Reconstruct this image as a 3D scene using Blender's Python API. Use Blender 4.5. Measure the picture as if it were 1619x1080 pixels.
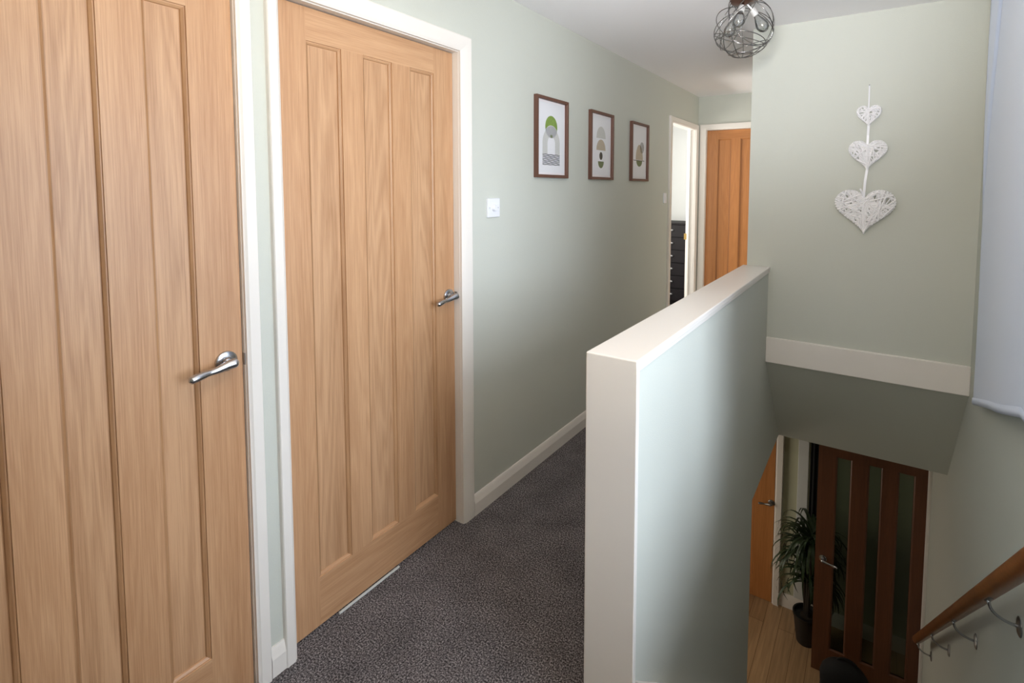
import bpy, math, random
from mathutils import Vector, Matrix
R_ = random.Random(7)
for o in list(bpy.data.objects): bpy.data.objects.remove(o)
COL = bpy.context.scene.collection
SC = bpy.context.scene
PI = math.pi

# ------------------------------------------------------------------ camera
def make_camera():
    f, cx, cy = 805.68, 890.44, 349.39
    yaw, pitch, roll = 0.5515, 0.0635, -0.0049
    c, s = math.cos(yaw), math.sin(yaw); cp, sp = math.cos(pitch), math.sin(pitch)
    F = Vector((-s*cp, c*cp, -sp)); U0 = Vector((-s*sp, c*sp, cp)); R0 = Vector((c, s, 0))
    cr, sr = math.cos(roll), math.sin(roll)
    R = R0*cr - U0*sr; U = R0*sr + U0*cr
    cam = bpy.data.cameras.new('camera'); o = bpy.data.objects.new('camera', cam); COL.objects.link(o)
    cam.sensor_width = 36; cam.sensor_fit = 'HORIZONTAL'; cam.lens = f/1619*36
    cam.shift_x = -(cx-809.5)/1619; cam.shift_y = (cy-540)/1619
    cam.clip_start = 0.02
    m = Matrix((( R.x, U.x, -F.x, 1.5316), (R.y, U.y, -F.y, 0), (R.z, U.z, -F.z, 1.5012), (0, 0, 0, 1)))
    o.matrix_world = m
    SC.camera = o
make_camera()

# ------------------------------------------------------------------ world, lights, exposure
W = bpy.data.worlds.new('world'); SC.world = W; W.use_nodes = True
W.node_tree.nodes['Background'].inputs[0].default_value = (.80, .90, 1, 1)
W.node_tree.nodes['Background'].inputs[1].default_value = 1.0
SC.view_settings.view_transform = 'Standard'; SC.view_settings.look = 'None'
SC.view_settings.gamma = 1; SC.view_settings.use_curve_mapping = False
SC.view_settings.exposure = 0.08
def area(name, loc, direction, sx, sy, power, col):
    l = bpy.data.lights.new(name, 'AREA'); l.shape = 'RECTANGLE'; l.size = sx; l.size_y = sy
    l.energy = power; l.color = col
    o = bpy.data.objects.new(name, l); COL.objects.link(o); o.location = loc
    o.rotation_euler = Vector(direction).to_track_quat('-Z', 'Y').to_euler(); return o
# daylight at the landing window (right wall, beside the camera)
WY0, WY1, WZ0, WZ1 = 0.38, 1.72, 0.62, 2.2
area('window_daylight', (2.30, (WY0+WY1)/2, (WZ0+WZ1)/2), (-1, 0, 0), WY1-WY0, WZ1-WZ0, 22, (.80, .92, 1.10))
# bright hazy sky low over the houses opposite, coming in slantwise through the window
area('hazy_sky', (5.5, .15, 2.15), (-4.5, .8, -.6), 2.0, 2.6, 185, (.86, .95, 1.10))
# added light lifting ceiling and upper walls, standing in for a bounced flash
area('bounce_fill', (1.45, .05, 1.85), (-.05, .9, 1), .2, .2, 27, (1.0, .91, .76))
def spot(name, loc, d, e, ang, soft, col):
    l = bpy.data.lights.new(name, 'SPOT'); l.energy = e; l.spot_size = math.radians(ang); l.spot_blend = 1; l.shadow_soft_size = soft; l.color = col
    o = bpy.data.objects.new(name, l); COL.objects.link(o); o.location = loc; o.rotation_euler = Vector(d).to_track_quat('-Z', 'Y').to_euler()
spot('ceiling_fill', (1.45, -.05, 1.65), (-.2, 1, .38), 245, 58, .22, (.92, .96, 1.04))  # second added light at the camera, aimed up to brighten the ceiling
# daylight in the far bedroom and the room behind door 2, then an added hall light
area('bedroom_daylight', (-1.5, 4.55, 1.35), (1, .06, .12), 1.1, 1.3, 80, (1.0, .96, .90))
area('bathroom_daylight', (-1.3, 1.25, 1.5), (.6, 0, -.8), .8, .8, 25, (1, 1, 1))
area('hall_fill', (-.62, 4.0, -1.3), (1, .25, -.05), .8, 1.3, 10, (1.0, .90, .76))  # unseen light added to brighten the downstairs hall

# ------------------------------------------------------------------ materials
def nt(name):
    m = bpy.data.materials.new(name); m.use_nodes = True
    return m, m.node_tree.nodes, m.node_tree.links, m.node_tree.nodes['Principled BSDF']
def plain(name, col, rough=.5, metal=0, spec=.5, bump=0, bscale=200, vary=0, coat=0):
    m, N, L, b = nt(name)
    b.inputs['Base Color'].default_value = (*col, 1); b.inputs['Roughness'].default_value = rough
    b.inputs['Metallic'].default_value = metal; b.inputs['Specular IOR Level'].default_value = spec
    b.inputs['Coat Weight'].default_value = coat
    tc = N.new('ShaderNodeTexCoord')
    n = N.new('ShaderNodeTexNoise'); n.inputs['Scale'].default_value = bscale; n.inputs['Detail'].default_value = 3
    L.new(tc.outputs['Object'], n.inputs['Vector'])
    if vary:
        r = N.new('ShaderNodeValToRGB'); L.new(n.outputs['Fac'], r.inputs['Fac'])
        r.color_ramp.elements[0].position = .3; r.color_ramp.elements[1].position = .7
        r.color_ramp.elements[0].color = (*[c*(1-vary) for c in col], 1); r.color_ramp.elements[1].color = (*[min(1, c*(1+vary)) for c in col], 1)
        L.new(r.outputs['Color'], b.inputs['Base Color'])
    if bump:
        bp = N.new('ShaderNodeBump'); bp.inputs['Strength'].default_value = bump; bp.inputs['Distance'].default_value = .002
        L.new(n.outputs['Fac'], bp.inputs['Height']); L.new(bp.outputs['Normal'], b.inputs['Normal'])
    return m
def oak(name, dark, light, axis='Z', seed=0, rough=.42, fine=1.0, contrast=1.0, fig=.13):
    """long fibre grain running along axis, cathedral figure from a distorted band texture"""
    m, N, L, b = nt(name)
    tc = N.new('ShaderNodeTexCoord')
    def mapped(sc, off=0):
        mp = N.new('ShaderNodeMapping'); L.new(tc.outputs['Object'], mp.inputs['Vector'])
        s = [sc[0]]*3; s['XYZ'.index(axis)] = sc[1]; mp.inputs['Scale'].default_value = s
        mp.inputs['Location'].default_value = (seed*3.1+off, seed*1.7, seed*.9); return mp
    a = N.new('ShaderNodeTexNoise'); a.inputs['Scale'].default_value = 1; a.inputs['Detail'].default_value = 2; a.inputs['Distortion'].default_value = .6
    L.new(mapped((9, .55)).outputs[0], a.inputs['Vector'])
    mul = N.new('ShaderNodeMath'); mul.operation = 'MULTIPLY'; mul.inputs[1].default_value = 26; L.new(a.outputs['Fac'], mul.inputs[0])
    fr = N.new('ShaderNodeMath'); fr.operation = 'PINGPONG'; fr.inputs[1].default_value = 1; L.new(mul.outputs[0], fr.inputs[0])
    f = N.new('ShaderNodeTexNoise'); f.inputs['Scale'].default_value = 1; f.inputs['Detail'].default_value = 4; f.inputs['Roughness'].default_value = .65
    L.new(mapped((420*fine, 7), 5).outputs[0], f.inputs['Vector'])
    f2 = N.new('ShaderNodeTexNoise'); f2.inputs['Scale'].default_value = 1; f2.inputs['Detail'].default_value = 2
    L.new(mapped((16, .5), 11).outputs[0], f2.inputs['Vector'])
    m1 = N.new('ShaderNodeMath'); m1.operation = 'MULTIPLY_ADD'; m1.inputs[1].default_value = fig; L.new(fr.outputs[0], m1.inputs[0])
    m0 = N.new('ShaderNodeMath'); m0.operation = 'MULTIPLY_ADD'; m0.inputs[1].default_value = .95; m0.inputs[2].default_value = -.20; L.new(f.outputs['Fac'], m0.inputs[0])
    L.new(m0.outputs[0], m1.inputs[2])
    m2 = N.new('ShaderNodeMath'); m2.operation = 'MULTIPLY_ADD'; m2.inputs[1].default_value = .6; L.new(f2.outputs['Fac'], m2.inputs[0]); L.new(m1.outputs[0], m2.inputs[2])
    r = N.new('ShaderNodeValToRGB'); L.new(m2.outputs[0], r.inputs['Fac'])
    mid = [(p+q)/2 for p, q in zip(dark, light)]
    c = contrast
    r.color_ramp.elements[0].position = .28; r.color_ramp.elements[0].color = (*[v+(d-v)*c for d, v in zip(dark, mid)], 1)
    r.color_ramp.elements[1].position = .86; r.color_ramp.elements[1].color = (*[v+(d-v)*c for d, v in zip(light, mid)], 1)
    L.new(r.outputs['Color'], b.inputs['Base Color'])
    b.inputs['Roughness'].default_value = rough; b.inputs['Specular IOR Level'].default_value = .6
    bp = N.new('ShaderNodeBump'); bp.inputs['Strength'].default_value = .12; bp.inputs['Distance'].default_value = .001
    L.new(f.outputs['Fac'], bp.inputs['Height']); L.new(bp.outputs['Normal'], b.inputs['Normal'])
    return m
M = {}
M['wall'] = plain('sage_wall_paint', (.575, .588, .532), .75, bump=.25, bscale=260, spec=.3)
M['hall_wall'] = plain('hall_olive_paint', (.50, .50, .36), .75, bump=.2, bscale=220, spec=.3)
M['ceiling'] = plain('ceiling_paint', (.92, .905, .915), .8, bump=.2, bscale=120, spec=.2)
M['white'] = plain('white_gloss_paint', (.81, .765, .715), .35, bump=.05, bscale=60, spec=.45)
M['room_white'] = plain('white_room_paint', (.66, .675, .66), .8)
M['plastic'] = plain('white_switch_plastic', (.80, .81, .86), .3)
M['greyplastic'] = plain('screw_grey_plastic', (.55, .56, .60), .35)  # grey plastic of the switch screws
M['chrome'] = plain('brushed_chrome', (.50, .51, .54), .22, metal=1)
M['steel'] = plain('dull_steel', (.30, .30, .30), .4, metal=1)
M['brass'] = plain('brass_plate', (.45, .30, .10), .35, metal=1)
OD, OL = (.395, .195, .088), (.60, .355, .195)
M['oak_v'] = oak('oak_stile_grain', OD, OL, 'Z', 1)
M['oak_p'] = oak('oak_panel_grain', (.365, .185, .085), (.575, .342, .190), 'Z', 4, contrast=1.1, fig=.24)
M['oak_h'] = oak('oak_rail_grain', OD, OL, 'X', 2)
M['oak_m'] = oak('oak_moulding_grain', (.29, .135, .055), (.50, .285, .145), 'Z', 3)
M['oak_far'] = oak('warm_oak_grain', (.36, .130, .032), (.56, .230, .070), 'Z', 5)
M['oak_far_h'] = oak('warm_oak_rail_grain', (.36, .130, .032), (.56, .230, .070), 'X', 6)
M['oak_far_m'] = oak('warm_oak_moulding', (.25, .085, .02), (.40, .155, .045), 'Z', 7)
M['oak_dark'] = oak('dark_oak_grain', (.085, .030, .013), (.155, .056, .024), 'Z', 8)
M['rail_wood'] = oak('varnished_rail_grain', (.16, .050, .014), (.34, .125, .036), 'Y', 9, rough=.28)
M['frame_wood'] = oak('walnut_frame_grain', (.085, .034, .022), (.16, .070, .045), 'Z', 10, rough=.5)
M['black_wood'] = plain('black_painted_wood', (.008, .006, .007), .55, bump=.1, spec=.2)
M['paper'] = plain('print_paper', (.80, .80, .83), .6)
M['mat'] = plain('mount_board', (.86, .82, .84), .6)
M['ink'] = plain('black_ink', (.02, .02, .022), .6)
M['inkgreen'] = plain('green_ink', (.22, .33, .07), .6, vary=.12, bscale=90)
M['inkgreen2'] = plain('olive_ink', (.16, .19, .085), .6, vary=.12, bscale=90)
M['inktan'] = plain('tan_ink', (.50, .43, .33), .6, vary=.06, bscale=120)
M['inkgrey'] = plain('pale_grey_ink', (.58, .58, .56), .6, vary=.05, bscale=160)
M['inkdark'] = plain('charcoal_ink', (.07, .06, .045), .6)
M['wicker'] = plain('white_painted_twig', (.88, .87, .885), .55, bump=.3, bscale=300, vary=.04)
M['ribbon'] = plain('white_satin_ribbon', (.78, .78, .82), .35)
M['black'] = plain('black_cloth', (.006, .006, .007), .85, bump=.3, bscale=90)
M['pot'] = plain('black_plant_pot', (.012, .012, .012), .35)
M['soil'] = plain('potting_soil', (.03, .02, .012), .9, bump=1, bscale=80)
M['bulb_base'] = plain('lamp_socket_metal', (.75, .74, .72), .4, metal=.3)
M['copper'] = plain('bronze_lamp_plate', (.20, .10, .07), .3, metal=.9)
M['wire'] = plain('dark_chrome_wire', (.26, .25, .245), .25, metal=1)
M['hinge'] = plain('steel_hinge', (.55, .58, .62), .3, metal=1)

def carpet():
    m, N, L, b = nt('charcoal_fleck_carpet')
    tc = N.new('ShaderNodeTexCoord')
    n = N.new('ShaderNodeTexNoise'); n.inputs['Scale'].default_value = 190; n.inputs['Detail'].default_value = 4; n.inputs['Roughness'].default_value = .7
    L.new(tc.outputs['Object'], n.inputs['Vector'])
    r = N.new('ShaderNodeValToRGB'); L.new(n.outputs['Fac'], r.inputs['Fac'])
    e = r.color_ramp.elements
    e[0].position = .40; e[0].color = (.030, .027, .029, 1); e[1].position = .62; e[1].color = (.42, .385, .39, 1)
    k = e.new(.50); k.color = (.125, .113, .117, 1)
    n2 = N.new('ShaderNodeTexNoise'); n2.inputs['Scale'].default_value = 7; n2.inputs['Detail'].default_value = 3
    L.new(tc.outputs['Object'], n2.inputs['Vector'])
    mr = N.new('ShaderNodeMapRange'); mr.inputs[1].default_value = .3; mr.inputs[2].default_value = .7; mr.inputs[3].default_value = .82; mr.inputs[4].default_value = 1.18
    L.new(n2.outputs['Fac'], mr.inputs[0])
    mx = N.new('ShaderNodeVectorMath'); mx.operation = 'SCALE'; L.new(r.outputs['Color'], mx.inputs[0]); L.new(mr.outputs[0], mx.inputs['Scale'])
    L.new(mx.outputs[0], b.inputs['Base Color'])
    b.inputs['Roughness'].default_value = .95; b.inputs['Specular IOR Level'].default_value = .1
    bp = N.new('ShaderNodeBump'); bp.inputs['Strength'].default_value = .9; bp.inputs['Distance'].default_value = .006
    L.new(n.outputs['Fac'], bp.inputs['Height']); L.new(bp.outputs['Normal'], b.inputs['Normal'])
    return m
M['carpet'] = carpet()
def planks():
    m, N, L, b = nt('laminate_plank_floor')
    tc = N.new('ShaderNodeTexCoord'); mp = N.new('ShaderNodeMapping'); mp.inputs['Rotation'].default_value = (0, 0, PI/2)
    L.new(tc.outputs['Object'], mp.inputs['Vector'])
    br = N.new('ShaderNodeTexBrick'); br.inputs['Scale'].default_value = 1; br.inputs['Brick Width'].default_value = 1.2; br.inputs['Row Height'].default_value = .13
    br.inputs['Mortar Size'].default_value = .0018; br.offset = .37
    br.inputs['Color1'].default_value = (.34, .20, .10, 1); br.inputs['Color2'].default_value = (.47, .30, .16, 1); br.inputs['Mortar'].default_value = (.14, .07, .03, 1)
    L.new(mp.outputs[0], br.inputs['Vector'])
    mp2 = N.new('ShaderNodeMapping'); mp2.inputs['Scale'].default_value = (60, 3, 1); L.new(tc.outputs['Object'], mp2.inputs['Vector'])
    n = N.new('ShaderNodeTexNoise'); n.inputs['Scale'].default_value = 1; n.inputs['Detail'].default_value = 4; L.new(mp2.outputs[0], n.inputs['Vector'])
    mr = N.new('ShaderNodeMapRange'); mr.inputs[3].default_value = .55; mr.inputs[4].default_value = 1.4; L.new(n.outputs['Fac'], mr.inputs[0])
    mx = N.new('ShaderNodeVectorMath'); mx.operation = 'SCALE'; L.new(br.outputs['Color'], mx.inputs[0]); L.new(mr.outputs[0], mx.inputs['Scale'])
    L.new(mx.outputs[0], b.inputs['Base Color']); b.inputs['Roughness'].default_value = .4
    return m
M['planks'] = planks()
def glass(name, tint, alpha_mix, rough=.05):
    m, N, L, b = nt(name); N.remove(b)
    out = N['Material Output']
    tr = N.new('ShaderNodeBsdfTransparent'); tr.inputs[0].default_value = (*tint, 1)
    gl = N.new('ShaderNodeBsdfGlossy'); gl.inputs['Roughness'].default_value = rough
    fz = N.new('ShaderNodeFresnel'); fz.inputs[0].default_value = 1.5
    ad = N.new('ShaderNodeMath'); ad.operation = 'ADD'; ad.inputs[1].default_value = alpha_mix; L.new(fz.outputs[0], ad.inputs[0])
    mx = N.new('ShaderNodeMixShader'); L.new(ad.outputs[0], mx.inputs[0]); L.new(tr.outputs[0], mx.inputs[1]); L.new(gl.outputs[0], mx.inputs[2])
    L.new(mx.outputs[0], out.inputs[0]); return m
M['pane'] = glass('clear_window_glass', (.97, .98, .98), 0)
M['bulb'] = glass('clear_bulb_glass', (.93, .95, .94), .22, .12)
M['door_glass'] = glass('smoked_door_glass', (.55, .60, .56), .03, .25)
def leafmat():
    m, N, L, b = nt('dark_palm_leaf')
    b.inputs['Base Color'].default_value = (.022, .045, .018, 1); b.inputs['Roughness'].default_value = .45
    n = N.new('ShaderNodeTexNoise'); n.inputs['Scale'].default_value = 12
    r = N.new('ShaderNodeValToRGB'); L.new(n.outputs['Fac'], r.inputs['Fac'])
    r.color_ramp.elements[0].color = (.012, .028, .010, 1); r.color_ramp.elements[1].color = (.05, .085, .035, 1)
    L.new(r.outputs[0], b.inputs['Base Color']); return m
M['leaf'] = leafmat()
def fabric():
    m, N, L, b = nt('blue_grey_satin_curtain')
    tc = N.new('ShaderNodeTexCoord'); w = N.new('ShaderNodeTexNoise'); w.inputs['Scale'].default_value = 900
    L.new(tc.outputs['Object'], w.inputs['Vector'])
    b.inputs['Base Color'].default_value = (.54, .62, .80, 1); b.inputs['Roughness'].default_value = .42
    b.inputs['Sheen Weight'].default_value = .3
    bp = N.new('ShaderNodeBump'); bp.inputs['Strength'].default_value = .15; bp.inputs['Distance'].default_value = .001
    L.new(w.outputs['Fac'], bp.inputs['Height']); L.new(bp.outputs['Normal'], b.inputs['Normal']); return m
M['fabric'] = fabric()

# ------------------------------------------------------------------ mesh helpers
class MB:
    def __init__(s): s.v = []; s.f = []; s.mi = []; s.mats = []
    def mat(s, m):
        if m not in s.mats: s.mats.append(m)
        return s.mats.index(m)
    def add(s, vs, fs, m):
        k = len(s.v); s.v += [tuple(v) for v in vs]; i = s.mat(m)
        for f in fs: s.f.append([a+k for a in f]); s.mi.append(i)
    def box(s, x0, x1, y0, y1, z0, z1, m):
        s.add([(x0,y0,z0),(x1,y0,z0),(x1,y1,z0),(x0,y1,z0),(x0,y0,z1),(x1,y0,z1),(x1,y1,z1),(x0,y1,z1)],
              [(0,3,2,1),(4,5,6,7),(0,1,5,4),(1,2,6,5),(2,3,7,6),(3,0,4,7)], m)
    def prism(s, poly, fn, m):
        """poly: 2D outline, fn(p, side) -> 3D"""
        n = len(poly); a = [fn(p, 0) for p in poly]; b = [fn(p, 1) for p in poly]
        s.add(a+b, [list(range(n))[::-1], [n+i for i in range(n)]]+[(i, (i+1) % n, n+(i+1) % n, n+i) for i in range(n)], m)
    def tube(s, pts, rad, m, seg=10, cap=True, flat=None, closed=False):
        pts = [Vector(p) for p in pts]; n = len(pts)
        rad = rad if isinstance(rad, (list, tuple)) else [rad]*n
        rings = []; up = None
        for i, p in enumerate(pts):
            if closed: t = pts[(i+1) % n]-pts[(i-1) % n]
            else: t = pts[min(i+1, n-1)]-pts[max(i-1, 0)]
            t.normalize()
            if up is None: up = Vector((0, 0, 1)) if abs(t.z) < .9 else Vector((1, 0, 0))
            a = t.cross(up).normalized(); b = a.cross(t).normalized(); up = b
            fl = flat or 1
            rings.append([p + (a*math.cos(2*PI*k/seg) + b*math.sin(2*PI*k/seg)*fl)*rad[i] for k in range(seg)])
        vs = [v for r in rings for v in r]; fs = []
        rng = n if closed else n-1
        for i in range(rng):
            j = (i+1) % n
            for k in range(seg):
                k2 = (k+1) % seg; fs.append((i*seg+k, i*seg+k2, j*seg+k2, j*seg+k))
        if cap and not closed: fs += [list(range(seg)), [(n-1)*seg+k for k in range(seg)][::-1]]
        s.add(vs, fs, m)
    def lathe(s, prof, m, fn=None, seg=24):
        """prof: (r, h); fn(x, y, h)->3D"""
        fn = fn or (lambda x, y, h: (x, y, h)); n = len(prof)
        vs = [fn(r*math.cos(2*PI*k/seg), r*math.sin(2*PI*k/seg), h) for r, h in prof for k in range(seg)]
        fs = [(i*seg+k, i*seg+(k+1) % seg, (i+1)*seg+(k+1) % seg, (i+1)*seg+k) for i in range(n-1) for k in range(seg)]
        if prof[0][0] > 1e-5: fs.append(list(range(seg))[::-1])
        if prof[-1][0] > 1e-5: fs.append([(n-1)*seg+k for k in range(seg)])
        s.add(vs, fs, m)
    def obj(s, name, parent=None, smooth=False, bevel=0, loc=None, rotz=0, seg=2):
        me = bpy.data.meshes.new(name); me.from_pydata(s.v, [], s.f); me.update()
        for m in s.mats: me.materials.append(M[m])
        for p, i in zip(me.polygons, s.mi): p.material_index = i; p.use_smooth = bool(smooth)
        import bmesh
        bm = bmesh.new(); bm.from_mesh(me)
        bmesh.ops.recalc_face_normals(bm, faces=bm.faces); bm.to_mesh(me); bm.free()
        if smooth and smooth is not True:
            try: me.set_sharp_from_angle(angle=math.radians(smooth))
            except Exception: pass
        o = bpy.data.objects.new(name, me); COL.objects.link(o)
        if loc: o.location = loc
        o.rotation_euler.z = rotz
        if parent: o.parent = parent
        if bevel:
            b = o.modifiers.new('bevel', 'BEVEL'); b.width = bevel; b.segments = seg; b.limit_method = 'ANGLE'; b.angle_limit = .6
            b.harden_normals = False
        return o
def tag(o, label=None, cat=None, group=None, kind=None):
    if label: o['label'] = label
    if cat: o['category'] = cat
    if group: o['group'] = group
    if kind: o['kind'] = kind
    return o
def empty(name, loc=(0, 0, 0), rotz=0, parent=None):
    o = bpy.data.objects.new(name, None); COL.objects.link(o); o.location = loc; o.rotation_euler.z = rotz
    o.empty_display_size = .05
    if parent: o.parent = parent
    return o
def struct(o, label, cat='structure'): return tag(o, label, cat, kind='structure')

# ------------------------------------------------------------------ dimensions
CE = 2.406; BK = 5.032; HW = 3.074; RW = 1.945; HX = .900
CL, CR, NE, CAP = .877, 1.027, 1.185, 1.0621
GC, GF = -.17, -2.5
D2a, D2b, DT = .866, 1.634, 2.074
D1a, D1b = .066, .746
FOa, FOb, FOt = 4.265, 4.945, 2.078

def cutbox(mb, axis, t0, t1, a0, a1, z0, z1, holes, m):
    """slab of thickness t0..t1 on axis, spanning a0..a1 and z0..z1, with rectangular holes (a, b, za, zb)"""
    cuts = sorted(set([a0, a1]+[h[0] for h in holes]+[h[1] for h in holes]))
    for p, q in zip(cuts, cuts[1:]):
        hs = sorted([(h[2], h[3]) for h in holes if h[0] <= p+1e-6 and h[1] >= q-1e-6]); z = z0
        for (u, v) in hs+[(z1, z1)]:
            if u > z+1e-6:
                if axis == 'x': mb.box(t0, t1, p, q, z, u, m)
                else: mb.box(p, q, t0, t1, z, u, m)
            z = max(z, v)
# walls --------------------------------------------------------------
b = MB(); LN = .027
cutbox(b, 'x', -.08, 0, -1.2, BK, 0, CE, [(D1a-LN, D1b+LN, 0, DT+LN), (D2a-LN, D2b+LN, 0, DT+LN), (FOa-.004, FOb+.025, 0, FOt+.025)], 'wall')
struct(b.obj('wall_left'), 'long sage green corridor wall with two oak doors and three prints', 'wall')
b = MB()
cutbox(b, 'x', RW, RW+.25, -1.2, 5.1, GF, CE, [(WY0, WY1, WZ0, WZ1)], 'wall')
struct(b.obj('wall_right'), 'sage green stairwell wall carrying the wooden handrail', 'wall')
b = MB()
cutbox(b, 'y', BK, BK+.12, -.08, 1.05, 0, CE, [(.083-LN, .845+LN, 0, 2.077+LN)], 'wall')
struct(b.obj('wall_back'), 'short sage green wall above the far oak door', 'wall')
b = MB(); b.box(-.08, RW+.25, -1.32, -1.2, 0, CE, 'wall'); struct(b.obj('wall_front'), 'sage green wall behind the camera', 'wall')
# hearts wall: hangs over the stairs, returns along the corridor
b = MB()
b.box(HX, RW, HW, HW+.12, .6, CE, 'wall'); b.box(HX, HX+.10, HW+.12, BK, 0, CE, 'wall')
struct(b.obj('wall_stairhead'), 'sage green wall over the stairs with the white heart hanging', 'wall')
b = MB()
poly = [(HW+.001, .6), (HW+.12, .6), (3.80, GC-.001+.02), (3.80, GC), (3.655, GC), (HW+.001, .515)]
b.prism(poly, lambda p, s: (1.019 if s == 0 else RW, p[0], p[1]), 'wall')
struct(b.obj('wall_stair_soffit'), 'sloping grey-green soffit under the white band, over the stairs', 'wall')
b = MB(); b.box(1.019, RW, HW-.018, HW, .5125, .6583, 'white'); struct(b.obj('trim_1', bevel=.004), 'white painted band along the bottom edge of the stairhead wall', 'trim')
# ceiling
b = MB(); b.box(-.08, RW+.25, -1.32, BK+.12, CE, CE+.1, 'ceiling'); struct(b.obj('ceiling'), 'white landing ceiling', 'ceiling')
# floors
b = MB(); b.box(-.08, RW, -1.2, 1.25, -.17, 0, 'carpet'); b.box(-.08, .885, 1.25, BK+.12, -.17, 0, 'carpet'); b.box(.885, 1.0, HW, BK+.12, -.17, 0, 'carpet')
struct(b.obj('floor'), 'charcoal grey fleck carpet on the landing', 'floor')
b = MB(); b.box(-.9, RW+.25, 1.2, 5.25, GF-.1, GF, 'planks'); struct(b.obj('floor_hall'), 'wood plank floor of the downstairs hall', 'floor')
# half wall: stands on the landing, runs down as stairwell wall
b = MB()
zt = CAP-.022
b.box(.885, 1.019, NE+.018, HW, GC, zt, 'wall'); b.box(.885, 1.019, HW, 3.80, GC, .6, 'wall')
struct(b.obj('wall_half'), 'sage green half wall between the corridor and the stairwell', 'wall')
b = MB(); b.box(.885, 1.019, NE+.018, 2.79, GF, GC, 'wall'); struct(b.obj('wall_stairwell'), 'sage green stairwell wall under the half wall, left of the stairs', 'wall')
b = MB(); b.box(CL, CR, NE, HW, zt, CAP, 'white'); struct(b.obj('trim_2', bevel=.004, seg=3), 'white painted capping board on the half wall', 'trim')
b = MB(); b.box(CL, CR, NE, NE+.018, 0, zt+.006, 'white'); struct(b.obj('trim_3', bevel=.003, seg=3), 'white painted end board of the half wall', 'trim')
b = MB(); b.box(1.019, 1.024, NE+.018, HW, zt-.012, zt, 'white'); struct(b.obj('trim_4', bevel=.002), 'thin white bead under the capping board on the stair side', 'trim')

# hall shell downstairs
b = MB(); b.box(-.9, RW+.25, 5.10, 5.22, GF, GC, 'hall_wall'); struct(b.obj('wall_hall_back'), 'olive wall behind the palm at the foot of the stairs', 'wall')
b = MB(); b.box(-1.0, -.9, 2.67, 5.22, GF, GC, 'hall_wall'); struct(b.obj('wall_hall_left'), 'left wall of the downstairs hall', 'wall')
b = MB(); b.box(-.9, .885, 2.67, 2.79, GF, GC, 'hall_wall'); struct(b.obj('wall_hall_front'), 'near wall of the downstairs hall', 'wall')
b = MB(); b.box(-.9, .885, 2.67, 5.22, GC, GC+.0-.0+.001, 'ceiling'); b.box(.885, RW, 3.80, 5.22, GC, GC+.02, 'ceiling')
struct(b.obj('ceiling_hall'), 'ceiling of the downstairs hall', 'ceiling')
# baseboards
def skirt_profile(t, h): return [(0, 0), (t, 0), (t, h*.62), (t*.55, h*.92), (t*.35, h), (0, h)]
def skirt(name, a, bq, nrm, z0, h, t, label):
    a = Vector(a); bq = Vector(bq); n = Vector(nrm)
    mb = MB(); mb.prism(skirt_profile(t, h), lambda p, s: tuple((a if s == 0 else bq)+n*p[0]+Vector((0, 0, z0+p[1]))), 'white')
    struct(mb.obj(name), label, 'baseboard')
skirt('baseboard_left', (0, 1.704, 0), (0, 4.205, 0), (1, 0, 0), 0, .092, .018, 'white skirting board along the corridor wall')
skirt('baseboard_left_stub', (0, .787, 0), (0, .830, 0), (1, 0, 0), 0, .092, .014, 'short white skirting piece between the two oak doors')
skirt('baseboard_hall', (.872, 5.10, 0), (RW, 5.10, 0), (0, -1, 0), GF, .13, .018, 'cream skirting board of the downstairs hall')

# ------------------------------------------------------------------ doors
def frustum_ring(mb, r0, d0, r1, d1, m_v, m_h):
    """r = (x0, x1, z0, z1) ; d = depth (y). front faces to -y"""
    P = lambda r, d: [(r[0], d, r[2]), (r[1], d, r[2]), (r[1], d, r[3]), (r[0], d, r[3])]
    a = P(r0, d0); c = P(r1, d1)
    mb.add(a+c, [(0, 1, 5, 4), (2, 3, 7, 6)], m_h); mb.add(a+c, [(1, 2, 6, 5), (3, 0, 4, 7)], m_v)
def leaf_mesh(w, h, cols, z0, z1, th=.036, mats=('oak_v', 'oak_h', 'oak_p', 'oak_m'), gap=.006, glass=False):
    """local: x across the leaf, front face y=0 looking to -y, z up. cols = panel x ranges"""
    mb = MB(); V, H, P, G = mats
    st = cols[0][0]
    # stiles
    mb.box(0, cols[0][0], 0, th, gap, h, V); mb.box(cols[-1][1], w, 0, th, gap, h, V)
    mb.box(cols[0][0], cols[-1][1], 0, th, gap, z0, H); mb.box(cols[0][0], cols[-1][1], 0, th, z1, h, H)
    for (a, b_), (c, d) in zip(cols, cols[1:]): mb.box(b_, c, 0, th, z0, z1, V)
    for (a, b_) in cols:
        rects = [(0, 0.0), (.0008, .0035), (.0035, .0035), (.009, .0075), (.0105, .0115), (.0125, .0115)]
        for (i0, dd0), (i1, dd1) in zip(rects, rects[1:]):
            frustum_ring(mb, (a+i0, b_-i0, z0+i0, z1-i0), dd0, (a+i1, b_-i1, z0+i1, z1-i1), dd1, G, H)
        i = .0125
        if not glass:
            mb.add([(a+i, .0115, z0+i), (b_-i, .0115, z0+i), (b_-i, .0115, z1-i), (a+i, .0115, z1-i)], [(0, 1, 2, 3)], P)
            mb.add([(a, th-.01, z0), (b_, th-.01, z0), (b_, th-.01, z1), (a, th-.01, z1)], [(3, 2, 1, 0)], P)
    return mb
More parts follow.
